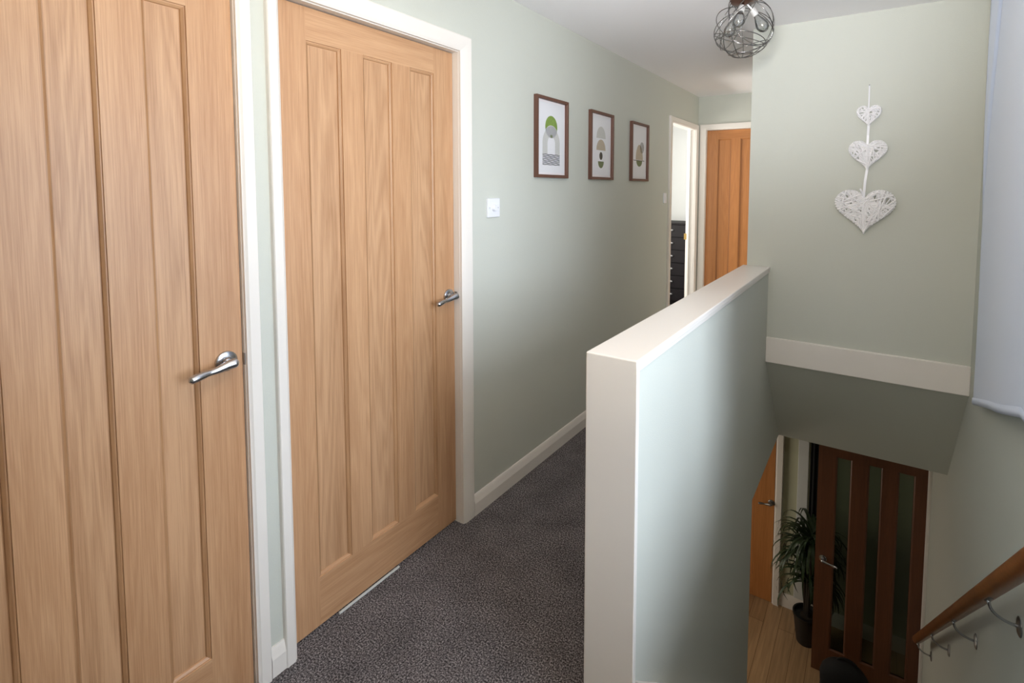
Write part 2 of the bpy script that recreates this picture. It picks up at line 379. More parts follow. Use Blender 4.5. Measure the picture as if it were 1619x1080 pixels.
def lever_handle(parent, loc, flip=1, sc=1.0, mat='chrome'):
    """rosette and wavy lever; local: -y out of the door, lever runs to -x*flip"""
    h = empty('door_handle', loc, 0, parent)
    mb = MB(); r = .0285*sc
    mb.lathe([(r, 0), (r, .003), (r*.97, .0065), (r*.80, .009), (r*.45, .0095), (r*.40, .013), (.0095*sc, .016)], mat, lambda x, y, k: (x, -k, y), 32)
    mb.obj('rosette', h, smooth=35)
    mb = MB()
    n = 26; pts = []; rad = []
    mb.tube([(0, -.012, 0), (0, -.030, 0), (0, -.046, -.001)], [.0095*sc, .0085*sc, .010*sc], mat, 16)
    for i in range(n+1):
        t = i/n
        x = .012 - t*.122
        z = .003 - .012*(1/(1+math.exp(-(t-.30)*11))) + .000*math.sin(t*PI)
        if t > .55: z += -.007*((t-.55)/.45)**2
        y = -.047 + .006*math.sin(t*PI)
        wd = .0135 if t < .15 else .0135-(.0055)*min(1, (t-.15)/.4)
        if t > .6: wd = .008+.003*math.sin((t-.6)/.4*PI*.9)
        if t < .08: wd = .0135*math.sqrt(max(.05, 1-((.08-t)/.08)**2))
        if t > .95: wd *= math.sqrt(max(.04, 1-((t-.95)/.05)**2))
        pts.append((x*flip, y, z)); rad.append(wd*sc)
    mb.tube(pts, rad, mat, 16, flat=None)
    # flatten in depth
    mb.v = [tuple(v) for v in mb.v]
    mb.obj('lever', h, smooth=50)
    return h
def architrave(mb, axis_fn, a0, a1, top, w0, w1, wt, t, m='white', z0=0):
    """three moulded strips around an opening. axis_fn(u, out, z)->3D. a0,a1 = inner edges"""
    prof = lambda w: [(0, 0), (w, 0), (w, t*.80), (w*.93, t), (w*.22, t*.97), (w*.08, t*.72), (0, t*.66)]
    for side, a, w in ((-1, a0, w0), (1, a1, w1)):
        if w <= 0: continue
        mb.prism(prof(w), lambda p, s, a=a, side=side, w=w: axis_fn(a+side*p[0], p[1], z0 if s == 0 else top+(p[0] if True else 0)*wt/w), m)
    mb.prism(prof(wt), lambda p, s: axis_fn((a0-w0*p[0]/wt) if s == 0 else (a1+w1*p[0]/wt), p[1], top+p[0]), m)
STD = lambda w: [(.108, .108+(w-.387)/3), (.108+(w-.387)/3+.0855, .108+2*(w-.387)/3+.0855), (w-.108-(w-.387)/3, w-.108)]
def corridor_door(name, a, b_, w0, w1, hy, hz, label, gap=.006, rec=.032):
    d = empty(name, (0, a, 0)); struct(d, label, 'door')
    w = b_-a; E = empty  # leaf: local x -> world y, local -y -> world +x
    lf = leaf_mesh(w-.004, DT-.002, STD(w-.004), .178, 1.968, gap=gap).obj('leaf', d, loc=(-rec, .002, 0), rotz=PI/2)
    hd = lever_handle(lf, (hy-a-.002, 0, hz), 1)
    # latch plate on the leaf edge
    m = MB()
    f = lambda u, o, z: (o, u-a, z)
    architrave(m, f, a-(.001 if w0 < .05 else .001), b_+.001, DT+.005, w0, w1, .066, .018)
    m.obj('architrave', d, smooth=30)
    m = MB()   # jamb lining and door stop
    for (y0, y1) in ((a-.026, a), (b_, b_+.026)): m.box(-.08, 0, y0-a, y1-a, 0, DT+.001, 'white')
    m.box(-.08, 0, -.026, w+.026, DT+.001, DT+.026, 'white')
    m.box(-.078, -.0695, 0, w, DT-.012, DT+.001, 'white')
    m.obj('jamb', d)
    m = MB(); m.box(-rec+.002, -rec+.018 if rec > .02 else .001, w-.0015, w+.0005, hz-.022, hz+.012, 'steel'); m.obj('strike_plate', d)
    return d
d1 = corridor_door('door_1', D1a, D1b, .05, .038, .700, 1.013, 'near oak panelled door at the left edge, curved chrome lever handle', rec=.010)
d2 = corridor_door('door_2', D2a, D2b, .035, .068, 1.597, 1.037, 'oak three-panel door beside the light switch, chrome lever on its right', gap=.010)
m = MB(); m.box(-.0315, -.0235, .175, .440, 0, .006, 'room_white'); m.obj('gap_light_strip', d2, bevel=.001)  # white strip imitating the line of light under the door
# far back door
d3 = empty('door_3', (.083, BK, 0)); struct(d3, 'warm oak door at the far end of the corridor', 'door')
leaf_mesh(.762, 2.075, STD(.762), .18, 1.99, mats=('oak_far', 'oak_far_h', 'oak_far', 'oak_far_m')).obj('leaf', d3, loc=(0, .03, 0))
m = MB(); architrave(m, lambda u, o, z: (u-.083, -o, z), .081, .846, 2.082, .060, .052, .052, .018); m.obj('architrave', d3, smooth=30)
m = MB(); m.box(-.026, 0, 0, .12, 0, 2.077, 'white'); m.box(.762, .788, 0, .12, 0, 2.077, 'white'); m.box(-.026, .788, 0, .12, 2.077, 2.103, 'white'); m.obj('jamb', d3)
# far open doorway in the left wall
d4 = empty('door_4', (0, FOa, 0)); struct(d4, 'open doorway with white frame at the far end of the corridor', 'door')
m = MB(); architrave(m, lambda u, o, z: (o, u-FOa, z), FOa-.002, FOb+.002, FOt+.003, .058, .058, .046, .018); m.obj('architrave', d4, smooth=30)
m = MB(); m.box(-.08, 0, -.004, 0, 0, FOt, 'white'); m.box(-.08, 0, FOb-FOa, FOb-FOa+.025, 0, FOt, 'white'); m.box(-.08, 0, -.004, FOb-FOa+.025, FOt, FOt+.025, 'white')
m.box(-.060, -.045, FOb-FOa-.012, FOb-FOa, 0, FOt, 'white')
m.obj('jamb', d4)
m = MB(); m.box(-.095, -.070, FOb-FOa-.0015, FOb-FOa+.001, 1.0, 1.06, 'brass'); m.obj('strike_plate', d4)

# bedroom beyond the doorway, and the room behind door 2
b = MB()
b.box(-3.2, -.08, 6.75, 6.87, 0, CE, 'room_white'); b.box(-3.2, -3.1, 3.4, 6.75, 0, CE, 'room_white'); b.box(-3.2, -.08, 3.3, 3.4, 0, CE, 'room_white')
b.box(-.08, 0, BK+.12, 6.87, 0, CE, 'room_white')
struct(b.obj('wall_bedroom'), 'white walls of the room beyond the far doorway', 'wall')
b = MB(); b.box(-3.2, -.08, 3.3, 6.87, CE, CE+.05, 'ceiling'); struct(b.obj('ceiling_bedroom'), 'ceiling of the room beyond the far doorway', 'ceiling')
b = MB(); b.box(-3.2, -.08, 3.3, 6.87, -.1, 0, 'carpet'); struct(b.obj('floor_bedroom'), 'floor of the room beyond the far doorway', 'floor')
b = MB(); b.box(-1.8, -.08, -.4, 3.2, -.1, 0, 'room_white'); struct(b.obj('floor_bathroom'), 'pale floor glimpsed under the second oak door', 'floor')
b = MB(); b.box(-1.9, -1.8, -.4, 3.3, 0, CE, 'room_white'); b.box(-1.9, -.08, -.5, -.4, 0, CE, 'room_white'); b.box(-1.9, -.08, 3.2, 3.3, 0, CE, 'room_white')
struct(b.obj('wall_bathroom'), 'white walls of the room behind the second oak door', 'wall')
b = MB(); b.box(-1.9, -.08, -.5, 3.3, CE, CE+.05, 'ceiling'); struct(b.obj('ceiling_bathroom'), 'ceiling of the room behind the second oak door', 'ceiling')

# landing window on the right (beside the camera)
w = empty('window_1', (RW, (WY0+WY1)/2, WZ0)); struct(w, 'landing window in the right wall beside the curtain', 'window')
m = MB(); hw = (WY1-WY0)/2; hh = WZ1-WZ0
for (y0, y1, z0, z1) in ((-hw, -hw+.05, 0, hh), (hw-.05, hw, 0, hh), (-hw, hw, 0, .05), (-hw, hw, hh-.05, hh), (-.025, .025, 0, hh)): m.box(.13, .19, y0, y1, z0, z1, 'white')
m.obj('window_frame', w, bevel=.003)
m = MB(); m.box(.158, .162, -hw+.05, hw-.05, .05, hh-.05, 'pane'); m.obj('pane', w)
m = MB(); m.box(-.03, .13, -hw-.03, hw+.03, -.025, 0, 'white'); m.obj('window_sill', w, bevel=.004)

# ------------------------------------------------------------------ curtain
def curtain():
    root = empty('curtain', (1.9, 2.2, .6)); tag(root, 'blue-grey satin curtain hanging at the right edge over the stairs', 'curtain')
    mb = MB(); ny, nz = 90, 70
    y0, y1, ztop = 2.70, 1.64, 2.33
    sm = lambda t: max(0, min(1, t))**2*(3-2*max(0, min(1, t)))
    def P(i, j):
        u = i/ny; v = j/nz
        y = y0+(y1-y0)*u
        hem = .600+.275*min(1, (y0-y)/.87)+.004*math.sin(u*9)*u
        z = hem+(ztop-hem)*v
        x = 1.902 + .012*math.sin(u*PI*2.1+.4)*(.4+.6*v)+.006*math.sin(z*2.2+u*3)
        yc = 2.70-.15*sm((z-1.25)/1.1)         # crease that narrows downwards
        d = (y-yc)
        if z > 1.25: x += .010*math.exp(-(d/.008)**2)*sm((z-1.25)/.5) - .006*sm(d/.05+.5)*sm((z-1.25)/.6)
        x += .010*math.exp(-((z-hem-.0)/.02)**2)*math.sin(u*22)*.12
        return (x, y, z)
    vs = [P(i, j) for i in range(ny+1) for j in range(nz+1)]
    fs = [(i*(nz+1)+j, (i+1)*(nz+1)+j, (i+1)*(nz+1)+j+1, i*(nz+1)+j+1) for i in range(ny) for j in range(nz)]
    vs = [(v[0]-1.9, v[1]-2.2, v[2]-.6) for v in vs]
    mb.add(vs, fs, 'fabric'); o = mb.obj('drape', root, smooth=True)
    s = o.modifiers.new('thick', 'SOLIDIFY'); s.thickness = .003; s.offset = 0
    # stitched hem band
    mb = MB(); pts = []
    for k in range(2): pts.append([])
    rows = [0, .012, .030]
    vs = []
    for i in range(ny+1):
        p = P(i, 0)
        for r, h in enumerate(rows): vs.append((p[0]-1.9-(.0035 if r else .001)-(.001 if r == 1 else 0), p[1]-2.2, p[2]-.6+h-.002))
    fs = [(i*3+r, (i+1)*3+r, (i+1)*3+r+1, i*3+r+1) for i in range(ny) for r in range(2)]
    mb.add(vs, fs, 'fabric'); o = mb.obj('hem', root, smooth=True)
    s = o.modifiers.new('thick', 'SOLIDIFY'); s.thickness = .002; s.offset = 0
    return root
curtain()
rd = MB(); rd.tube([(1.895, -.1, 2.34), (1.895, 2.78, 2.34)], .012, 'steel', 12)
o = rd.obj('curtain_rod', smooth=40); tag(o, 'dark metal rod the blue-grey curtain hangs from', 'curtain rod')

# ------------------------------------------------------------------ picture frames
def disc_poly(cx, cy, rx, ry, a0=0, a1=2*PI, n=40): return [(cx+rx*math.cos(a0+(a1-a0)*i/n), cy+ry*math.sin(a0+(a1-a0)*i/n)) for i in range(n+1)]
def print_shape(mb, poly, layer, m):
    """flat ink shape in print coordinates (u right, v up), metres"""
    f = lambda p, s: (.0065+layer*.00012+(0 if s == 0 else .0001), p[0], p[1]); mb.prism(poly, f, m)
FW, FH = .317, .429
def frame(y, label, art):
    root = empty('picture_frame', (0, y+FW/2, 1.5597)); tag(root, label, 'picture', 'three framed abstract prints on the corridor wall')
    mb = MB(); w = .0165; t = .022; h = FW/2
    prof = [(0, 0), (0, t), (w*.9, t), (w, t*.85), (w, 0)]
    for (a, c, inner) in (((-h, 0), (h, 0), (0, 1)), ((h, 0), (h, FH), (-1, 0)), ((h, FH), (-h, FH), (0, -1)), ((-h, FH), (-h, 0), (1, 0))):
        dx, dz = (c[0]-a[0]), (c[1]-a[1]); L = math.hypot(dx, dz); dx /= L; dz /= L
        mb.prism(prof, lambda p, s: (p[1], (a[0]+dx*p[0] if s == 0 else c[0]-dx*p[0])+inner[0]*p[0], (a[1]+dz*p[0] if s == 0 else c[1]-dz*p[0])+inner[1]*p[0]), 'frame_wood')
    mb.obj('frame', root)
    mb = MB(); mb.box(.001, .005, -h+.01, h-.01, .01, FH-.01, 'mat'); mb.obj('mount', root)
    mb = MB(); mb.box(.005, .0065, -h+.028, h-.028, .028, FH-.028, 'paper'); art(mb, FH); mb.obj('print', root)
    return root
def art1(mb, H):
    ro, ri, base, top = .086, .038, .127, .186
    def arch(k0, k1, r0, r1, m, layer, cx=0, cz=top, sy=1.0):
        n = k1-k0
        for k in range(k0, k1):
            a0 = PI*k/36; a1 = PI*(k+1)/36
            print_shape(mb, [(cx+r0*math.cos(a0), cz+r0*sy*math.sin(a0)), (cx+r0*math.cos(a1), cz+r0*sy*math.sin(a1)), (cx+r1*math.cos(a1), cz+r1*sy*math.sin(a1)), (cx+r1*math.cos(a0), cz+r1*sy*math.sin(a0))], layer, m)
    arch(0, 36, ro, ri, 'inkgrey', 0)
    print_shape(mb, [(-ro, base), (-ri, base), (-ri, top), (-ro, top)], 0, 'inkgrey'); print_shape(mb, [(ri, base), (ro, base), (ro, top), (ri, top)], 0, 'inkgrey')
    C = (0, .275); R = .060
    print_shape(mb, disc_poly(C[0], C[1], R, R), 1, 'inkgreen')
    # fan of black and white arcs filling the lower half of the disc, clipped to the disc
    F = (0, C[1]-R-.004)
    def clip(p):
        dx, dz = p[0]-C[0], p[1]-C[1]; d = math.hypot(dx, dz)
        return p if d <= R else (C[0]+dx*R/d, C[1]+dz*R/d)
    nring = 9; r0 = .072
    lo, hi = PI*.10, PI*.90
    p = [clip((F[0]+r0*math.cos(lo+(hi-lo)*i/30), F[1]+r0*math.sin(lo+(hi-lo)*i/30))) for i in range(31)]
    q = disc_poly(C[0], C[1], R, R, PI*1.10, PI*1.90, 24)[::1]
    print_shape(mb, p+[(C[0]+R*math.cos(a), C[1]+R*math.sin(a)) for a in [PI*1.08+PI*.84*i/20 for i in range(21)]], 2, 'paper')
    for k in range(nring):
        ra = r0-.004-.0073*k; rb = ra-.0036
        for i in range(30):
            a0 = lo+(hi-lo)*i/30; a1 = lo+(hi-lo)*(i+1)/30
            quad = [clip((F[0]+rr_*math.cos(a), F[1]+rr_*math.sin(a))) for rr_, a in ((ra, a0), (ra, a1), (rb, a1), (rb, a0))]
            if abs(quad[0][0]-quad[3][0])+abs(quad[0][1]-quad[3][1]) < .0012: continue
            print_shape(mb, quad, 3, 'ink')
    print_shape(mb, disc_poly(0, C[1]-R+.010, .010, .008), 4, 'inkgreen2')
    for k in range(8):
        z = .069+k*.0077; n = 16
        for i in range(n):
            x0 = -ro+2*ro*i/n; x1 = -ro+2*ro*(i+1)/n; f = lambda x: z+.0009*math.sin(x*120+k*2)
            print_shape(mb, [(x0, f(x0)), (x1, f(x1)), (x1, f(x1)+.0038), (x0, f(x0)+.0038)], 1, 'ink')
def art2(mb, H):
    print_shape(mb, disc_poly(0, .264, .063, .075, 0, PI), 0, 'inkgrey')
    print_shape(mb, disc_poly(0, .188, .063, .069, 0, PI), 0, 'inktan')
    print_shape(mb, disc_poly(0, .152, .0225, .025), 0, 'inkdark')
    print_shape(mb, disc_poly(0, .117, .040, .043, PI, 2*PI), 0, 'inkgreen2')
def art3(mb, H):
    print_shape(mb, disc_poly(.006, .157, .066, .113, 0, PI), 0, 'inktan')
    print_shape(mb, disc_poly(.006, .150, .054, .042, PI, 2*PI), 0, 'inkgreen2')
    print_shape(mb, [(-.102, .150), (.100, .150), (.100, .1545), (-.102, .1545)], 2, 'inkdark')
    for k in range(8):
        rx = .037-.0046*k; rz = .041-.005*k
        if rx < .002: break
        p = disc_poly(.054, .250, rx, rz, 0, 2*PI, 24); q = disc_poly(.054, .250, rx-.0024, rz-.0026, 0, 2*PI, 24)
        for i in range(24): print_shape(mb, [p[i], p[i+1], q[i+1], q[i]], 1, 'inkdark')
    print_shape(mb, [(-.098, .04), (-.097, .04), (-.097, H-.04), (-.098, H-.04)], 0, 'inkgrey')
frame(2.193, 'brown framed print with green disc over a pale arch, nearest the light switch', art1)
frame(2.781, 'brown framed print with stacked half circles, middle of the three', art2)
frame(3.396, 'brown framed print with a dark line across a tan shape, nearest the open doorway', art3)

# ------------------------------------------------------------------ switches
def switch(y, z, w, h, label, rotary):
    root = empty('light_switch', (0, y, z)); tag(root, label, 'light switch')
    mb = MB(); mb.box(0, .010, -w/2, w/2, -h/2, h/2, 'plastic'); mb.obj('switch_plate', root, bevel=.0025)
    mb = MB()
    if rotary:
        mb.lathe([(.0165, 0), (.016, .004), (.0135, .012), (.012, .0135), (.006, .014)], 'plastic', lambda a, b_, k: (.010+k, a, b_), 28)
        mb.obj('dimmer_knob', root, smooth=40)
        for s in (-1, 1):
            q = MB(); q.lathe([(.0032, 0), (.003, .0012)], 'greyplastic', lambda a, b_, k, s=s: (.010+k, a+s*.031, b_), 12); q.obj('screw', root)
    else:
        mb.box(.010, .014, -.009, .009, -.016, .016, 'plastic'); mb.obj('rocker', root, bevel=.001)
switch(1.856, 1.410, .088, .088, 'white dimmer light switch beside the second oak door', True)
switch(4.118, 1.425, .060, .086, 'small white light switch beside the far open doorway', False)

# ------------------------------------------------------------------ heart hanging
def heart_pt(t): # unit heart, width 1 and height ~1, cusp at bottom 0
    x = 16*math.sin(t)**3; y = 13*math.cos(t)-5*math.cos(2*t)-2*math.cos(3*t)-math.cos(4*t)
    return x/32, (y+17)/29
HP = [heart_pt(2*PI*i/72) for i in range(72)]
def inside(x, y):
    c = False; n = len(HP)
    for i in range(n):
        x1, y1 = HP[i]; x2, y2 = HP[(i+1) % n]
        if (y1 > y) != (y2 > y) and x < (x2-x1)*(y-y1)/(y2-y1)+x1: c = not c
    return c
def heart(root, cx, cz, w, h, seed, n):
    rr = random.Random(seed); mb = MB()
    y0 = HW-.020
    tw = .0021+.006*w
    # bent twig rim, three strands
    for k in range(3):
        s = 1-.05*k; j = [rr.uniform(-.004, .004) for _ in HP]
        mb.tube([(cx+p[0]*w*s, y0+.004-.005*k, cz+(p[1]-.5)*h*s+.5*h) for p, q in zip(HP, j)], tw*.9, 'wicker', 6, closed=True)
    k = 0; tries = 0
    while k < n and tries < 6000:
        tries += 1
        a = HP[rr.randrange(72)]; b_ = HP[rr.randrange(72)]
        L = math.hypot(a[0]-b_[0], a[1]-b_[1])
        if L < .28: continue
        ok = all(inside(a[0]+(b_[0]-a[0])*t, a[1]+(b_[1]-a[1])*t) for t in (.08, .2, .35, .5, .65, .8, .92))
        if not ok: continue
        ex = 1.03; mx, mz = (a[0]+b_[0])/2, (a[1]+b_[1])/2
        a2 = (mx+(a[0]-mx)*ex, mz+(a[1]-mz)*ex); b2 = (mx+(b_[0]-mx)*ex, mz+(b_[1]-mz)*ex)
        d0 = rr.uniform(-.012, .004); bow = rr.uniform(-.006, -.001)
        pts = []
        for i in range(5):
            t = i/4; pts.append((cx+(a2[0]+(b2[0]-a2[0])*t)*w, y0+d0*.8+bow*math.sin(t*PI), cz+(a2[1]+(b2[1]-a2[1])*t)*h))
        mb.tube(pts, tw*rr.uniform(.75, 1.15), 'wicker', 5); k += 1
    return mb.obj('heart', root, smooth=60)
def ribbon(mb, pts, w):
    vs = []
    n = len(pts)
    for i, p in enumerate(pts):
        a = pts[max(0, i-1)]; c = pts[min(n-1, i+1)]; d = Vector((c[0]-a[0], 0, c[2]-a[2])).normalized()
        s = Vector((d.z, 0, -d.x))*w/2
        vs += [(p[0]+s.x, p[1], p[2]+s.z), (p[0]-s.x, p[1], p[2]-s.z), (p[0]-s.x, p[1]+.0012, p[2]-s.z), (p[0]+s.x, p[1]+.0012, p[2]+s.z)]
    fs = []
    for i in range(n-1):
        for k in range(4): fs.append((i*4+k, i*4+(k+1) % 4, (i+1)*4+(k+1) % 4, (i+1)*4+k))
    fs += [(0, 1, 2, 3), (4*n-1, 4*n-2, 4*n-3, 4*n-4)]
    mb.add(vs, fs, 'ribbon')
root = empty('heart_hanging', (1.478, HW, 1.285)); tag(root, 'three white wicker hearts strung on white ribbon on the sage wall', 'wall decoration')
hearts = [(1.480, 1.825, .108, .105, 3, 46), (1.481, 1.605, .168, .148, 5, 70), (1.478, 1.278, .268, .222, 9, 110)]
hz = [heart(root, *h) for h in hearts]
mb = MB()
yr = HW-.028
ribbon(mb, [(1.477, HW-.008, 2.035), (1.478, yr+.01, 1.98), (1.478, yr, 1.90)], .006)
mb.obj('ribbon', root)
mb = MB(); ribbon(mb, [(1.481, yr, 1.835), (1.480, yr-.004, 1.78), (1.479, yr, 1.715)], .011)
for s in (-1, 1): ribbon(mb, [(1.480, yr-.003, 1.722), (1.480+s*.020, yr-.006, 1.733), (1.480+s*.040, yr-.004, 1.742)], .008)
mb.obj('ribbon', root)
mb = MB(); ribbon(mb, [(1.483, yr, 1.615), (1.476, yr-.004, 1.55), (1.472, yr, 1.46)], .012)
ribbon(mb, [(1.470, yr-.003, 1.475), (1.462, yr-.006, 1.495), (1.455, yr-.004, 1.508)], .008)
mb.obj('ribbon', root)
for s in (-1, 1):
    pass
mb = MB(); ribbon(mb, [(1.480, yr-.003, 1.905), (1.495, yr-.006, 1.915), (1.512, yr-.004, 1.918)], .006); ribbon(mb, [(1.480, yr-.003, 1.903), (1.505, yr-.007, 1.905), (1.524, yr-.004, 1.905)], .005)
mb.obj('bow', root)
mb = MB(); mb.lathe([(.0028, 0), (.0028, .012), (.001, .013)], 'steel', lambda a, b_, k: (1.477+a, HW-k, 2.036+b_), 10); mb.obj('nail', root)
for o in root.children: o.matrix_parent_inverse = Matrix.Translation(-root.location)

# ------------------------------------------------------------------ ceiling lamp
def lamp():
    C = Vector((.985, 2.445, 2.235)); r = .131
    root = empty('ceiling_lamp', (C.x, C.y, CE)); tag(root, 'dark wire globe ceiling lamp with clear bulbs above the half wall', 'ceiling light')
    rel = C-Vector((C.x, C.y, CE))
    mb = MB(); mb.lathe([(.064, 0), (.064, -.040), (.058, -.056), (.03, -.062), (.012, -.068)], 'copper', seg=36); mb.obj('ceiling_plate', root, smooth=40)
    mb = MB(); rr = random.Random(12)
    nrm = [Vector(v).normalized() for v in ((1, 0, .15), (.2, 1, .1), (.6, .6, .75), (-.7, .5, .6), (.55, -.7, .62), (-.6, -.65, .7), (.1, .25, 1), (-.25, -.15, 1), (.9, .1, -.55), (-.2, .9, -.55), (.35,-.3,.9))]
    for k, n in enumerate(nrm):
        a = n.orthogonal().normalized(); b_ = n.cross(a)
        off = (-.25, .2, .35, -.3, .1, .45, -.55, -.72, .3, -.15, -.4)[k]
        q = math.sqrt(1-off*off)
        sgn = 1 if n.z > 0 else -1
        mb.tube([rel+(n*off*sgn*1.0+(a*math.cos(2*PI*i/56)+b_*math.sin(2*PI*i/56))*q)*r for i in range(56)], .0019, 'wire', 6, closed=True)
    for z in (.93, -.93):
        q = math.sqrt(1-z*z)
        mb.tube([rel+Vector((math.cos(2*PI*i/40)*q, math.sin(2*PI*i/40)*q, z))*r for i in range(40)], .0022, 'wire', 6, closed=True)
    mb.obj('wire_globe', root, smooth=True)
    mb = MB()
    for k in range(3):
        a = 2*PI*k/3+.5; d = Vector((math.cos(a), math.sin(a), 0))
        mb.tube([Vector((0, 0, -.060)), d*.018+Vector((0, 0, -.07)), d*.035+Vector((0, 0, -.09))], .005, 'wire', 8)
    mb.obj('stem', root, smooth=40)
    for k in range(3):
        a = 2*PI*k/3+.5; d = Vector((math.cos(a)*.55, math.sin(a)*.55, -.83)).normalized()
        base = Vector((math.cos(a), math.sin(a), 0))*.035+Vector((0, 0, -.088))
        rot = d.to_track_quat('Z', 'Y').to_matrix()
        fn = lambda x, y, h: tuple(base+rot @ Vector((x, y, h)))
        mb = MB(); mb.lathe([(.013, 0), (.0145, .004), (.0145, .032), (.012, .036)], 'bulb_base', fn, 20); sk = mb.obj('socket', root, smooth=40)
        mb = MB(); mb.lathe([(.011, .034), (.013, .045), (.020, .060), (.0265, .078), (.0275, .092), (.023, .107), (.012, .117), (.002, .120)], 'bulb', fn, 24)
        mb.obj('bulb', root, smooth=True)
lamp()

# ------------------------------------------------------------------ stairs
SX0, SX1 = 1.0205, RW-.001
Y0 = 1.25; RI = 2.5/13; GO = RI/.9
st = empty('staircase', (1.48, 4.0, GF)); tag(st, 'carpeted stairs going down between the half wall and the handrail wall', 'stairs')
for k in range(12):
    mb = MB(); z = -RI*(k+1); y = Y0+GO*k
    zb = max(GF, z-RI-.05)
    mb.box(SX0+.02, SX1-.004, y, y+GO+.018, zb, z, 'carpet')
    o = mb.obj('tread', st, bevel=.012, seg=3); o.matrix_parent_inverse = Matrix.Translation(-st.location)
def string_poly():
    t = lambda y: .19-.9*(y-1.19)
    return [(1.21, t(1.21)), (1.21, t(1.21)-.3), (4.05-.0, GF), (4.12, GF), (4.12, max(GF+.05, t(4.12))), (4.02, t(4.02)+0)]
for nm, x0, x1 in (('string_board', SX0, SX0+.02), ('string_board', SX1-.018, SX1-.001)):
    mb = MB(); P = string_poly()
    if x0 > 1.5: P = [(y, z-.02) if z > GF+.06 else (y, z) for y, z in P]
    mb.prism(P, lambda p, s: (x0 if s == 0 else x1, p[0], p[1]), 'white'); o = mb.obj(nm, st); o.matrix_parent_inverse = Matrix.Translation(-st.location)
mb = MB(); mb.prism([(2.79, GF), (2.79, -1.55), (4.0, GF)], lambda p, s: (SX0 if s == 0 else SX0+.012, p[0], p[1]), 'white')
o = mb.obj('spandrel_panel', st); o.matrix_parent_inverse = Matrix.Translation(-st.location)

# handrail
hr = empty('handrail', (RW, 2.6, -.3)); tag(hr, 'varnished wooden handrail sloping down the right wall on chrome brackets', 'handrail')
rz = lambda y: .608-.872*(y-1.578)
XR = 1.868
mb = MB(); pts = [(XR, 1.15+.19*i, rz(1.15+.19*i)) for i in range(16)]
pts[-1] = (XR, 4.0, rz(4.0)); n = len(pts)
rad = [.0245]*n
pts += [(XR, 4.012, rz(4.012)), (XR, 4.016, rz(4.016))]; rad += [.020, .012]
mb.tube(pts, rad, 'rail_wood', 20); o = mb.obj('rail', hr, smooth=40); o.matrix_parent_inverse = Matrix.Translation(-hr.location)
for y in (1.955, 2.57, 3.235, 3.93):
    zr = rz(y)
    br = empty('bracket', (0, 0, 0)); br.parent = hr; br.matrix_parent_inverse = Matrix.Translation(-hr.location)
    mb = MB(); pts = []
    for i in range(13):
        t = i/12; a = t*PI/2
        pts.append((XR+(RW-XR)*(1-math.cos(a)), y-.012*(1-t), zr-.026-.058*math.sin(a)**.9))
    mb.tube(pts, [.0042+.0015*abs(.5-i/12) for i in range(13)], 'chrome', 10); mb.obj('arm', br, smooth=True)
    mb = MB(); mb.lathe([(.028, 0), (.028, .003), (.022, .006), (.008, .008)], 'steel', lambda a, b_, k: (RW-k, y+a, zr-.084+b_), 24); mb.obj('rosette', br, smooth=40)
    mb = MB(); dy = .030; mb.tube([(XR, y-.010-dy, rz(y-.01-dy)-.0325), (XR, y-.010+dy, rz(y-.01+dy)-.0325)], .006, 'steel', 8, flat=.5); mb.obj('saddle_plate', br, smooth=40)

# ------------------------------------------------------------------ hall door (orange oak), glazed door, palm, black things
d5 = empty('door_5', (.04, 5.10, GF)); struct(d5, 'orange oak door in the downstairs hall left of the palm', 'door')
lf = leaf_mesh(.762, 2.02, [(.10, .30), (.385, .585)], .21, 1.90, th=.03, mats=('oak_far', 'oak_far_h', 'oak_far', 'oak_far_m')).obj('leaf', d5, loc=(0, -.031, 0))
lever_handle(lf, (.735, 0, 1.0), 1, mat='steel')
m = MB(); architrave(m, lambda u, o, z: (u-.04, -o-.0, z), .036, .806, 2.03, .065, .065, .06, .045); m.obj('architrave', d5, smooth=30)

def glazed_door():
    root = empty('glazed_door', (1.940, 4.53, GF)); tag(root, 'dark oak door with three tall glass strips standing open at the stair foot', 'door')
    w, h = .735, 1.985; cols = [(.125, .240), (.345, .445), (.540, .655)]
    z0, z1 = .22, 1.865
    lf = leaf_mesh(w, h, cols, z0, z1, th=.038, mats=('oak_dark', 'oak_dark', 'oak_dark', 'oak_dark'), glass=True).obj('leaf', root, loc=(-w, 0, 0))
    for a, b_ in cols:
        m = MB(); m.box(a, b_, .017, .022, z0, z1, 'door_glass'); m.obj('glass_panel', lf)
    lever_handle(lf, (.058, 0, .985), -1, mat='chrome')
    for z in (.25, 1.78):
        m = MB(); m.tube([(.006, -.006, z-.04), (.006, -.006, z+.04)], .006, 'hinge', 12); m.box(.004, .012, -.006, .02, z-.04, z+.04, 'hinge'); m.obj('hinge', root)
glazed_door()
m = MB(); m.box(1.928, RW, 4.41, 4.49, GF, -.46, 'white'); struct(m.obj('trim_5', bevel=.003), 'cream door casing beside the open glazed door', 'trim')

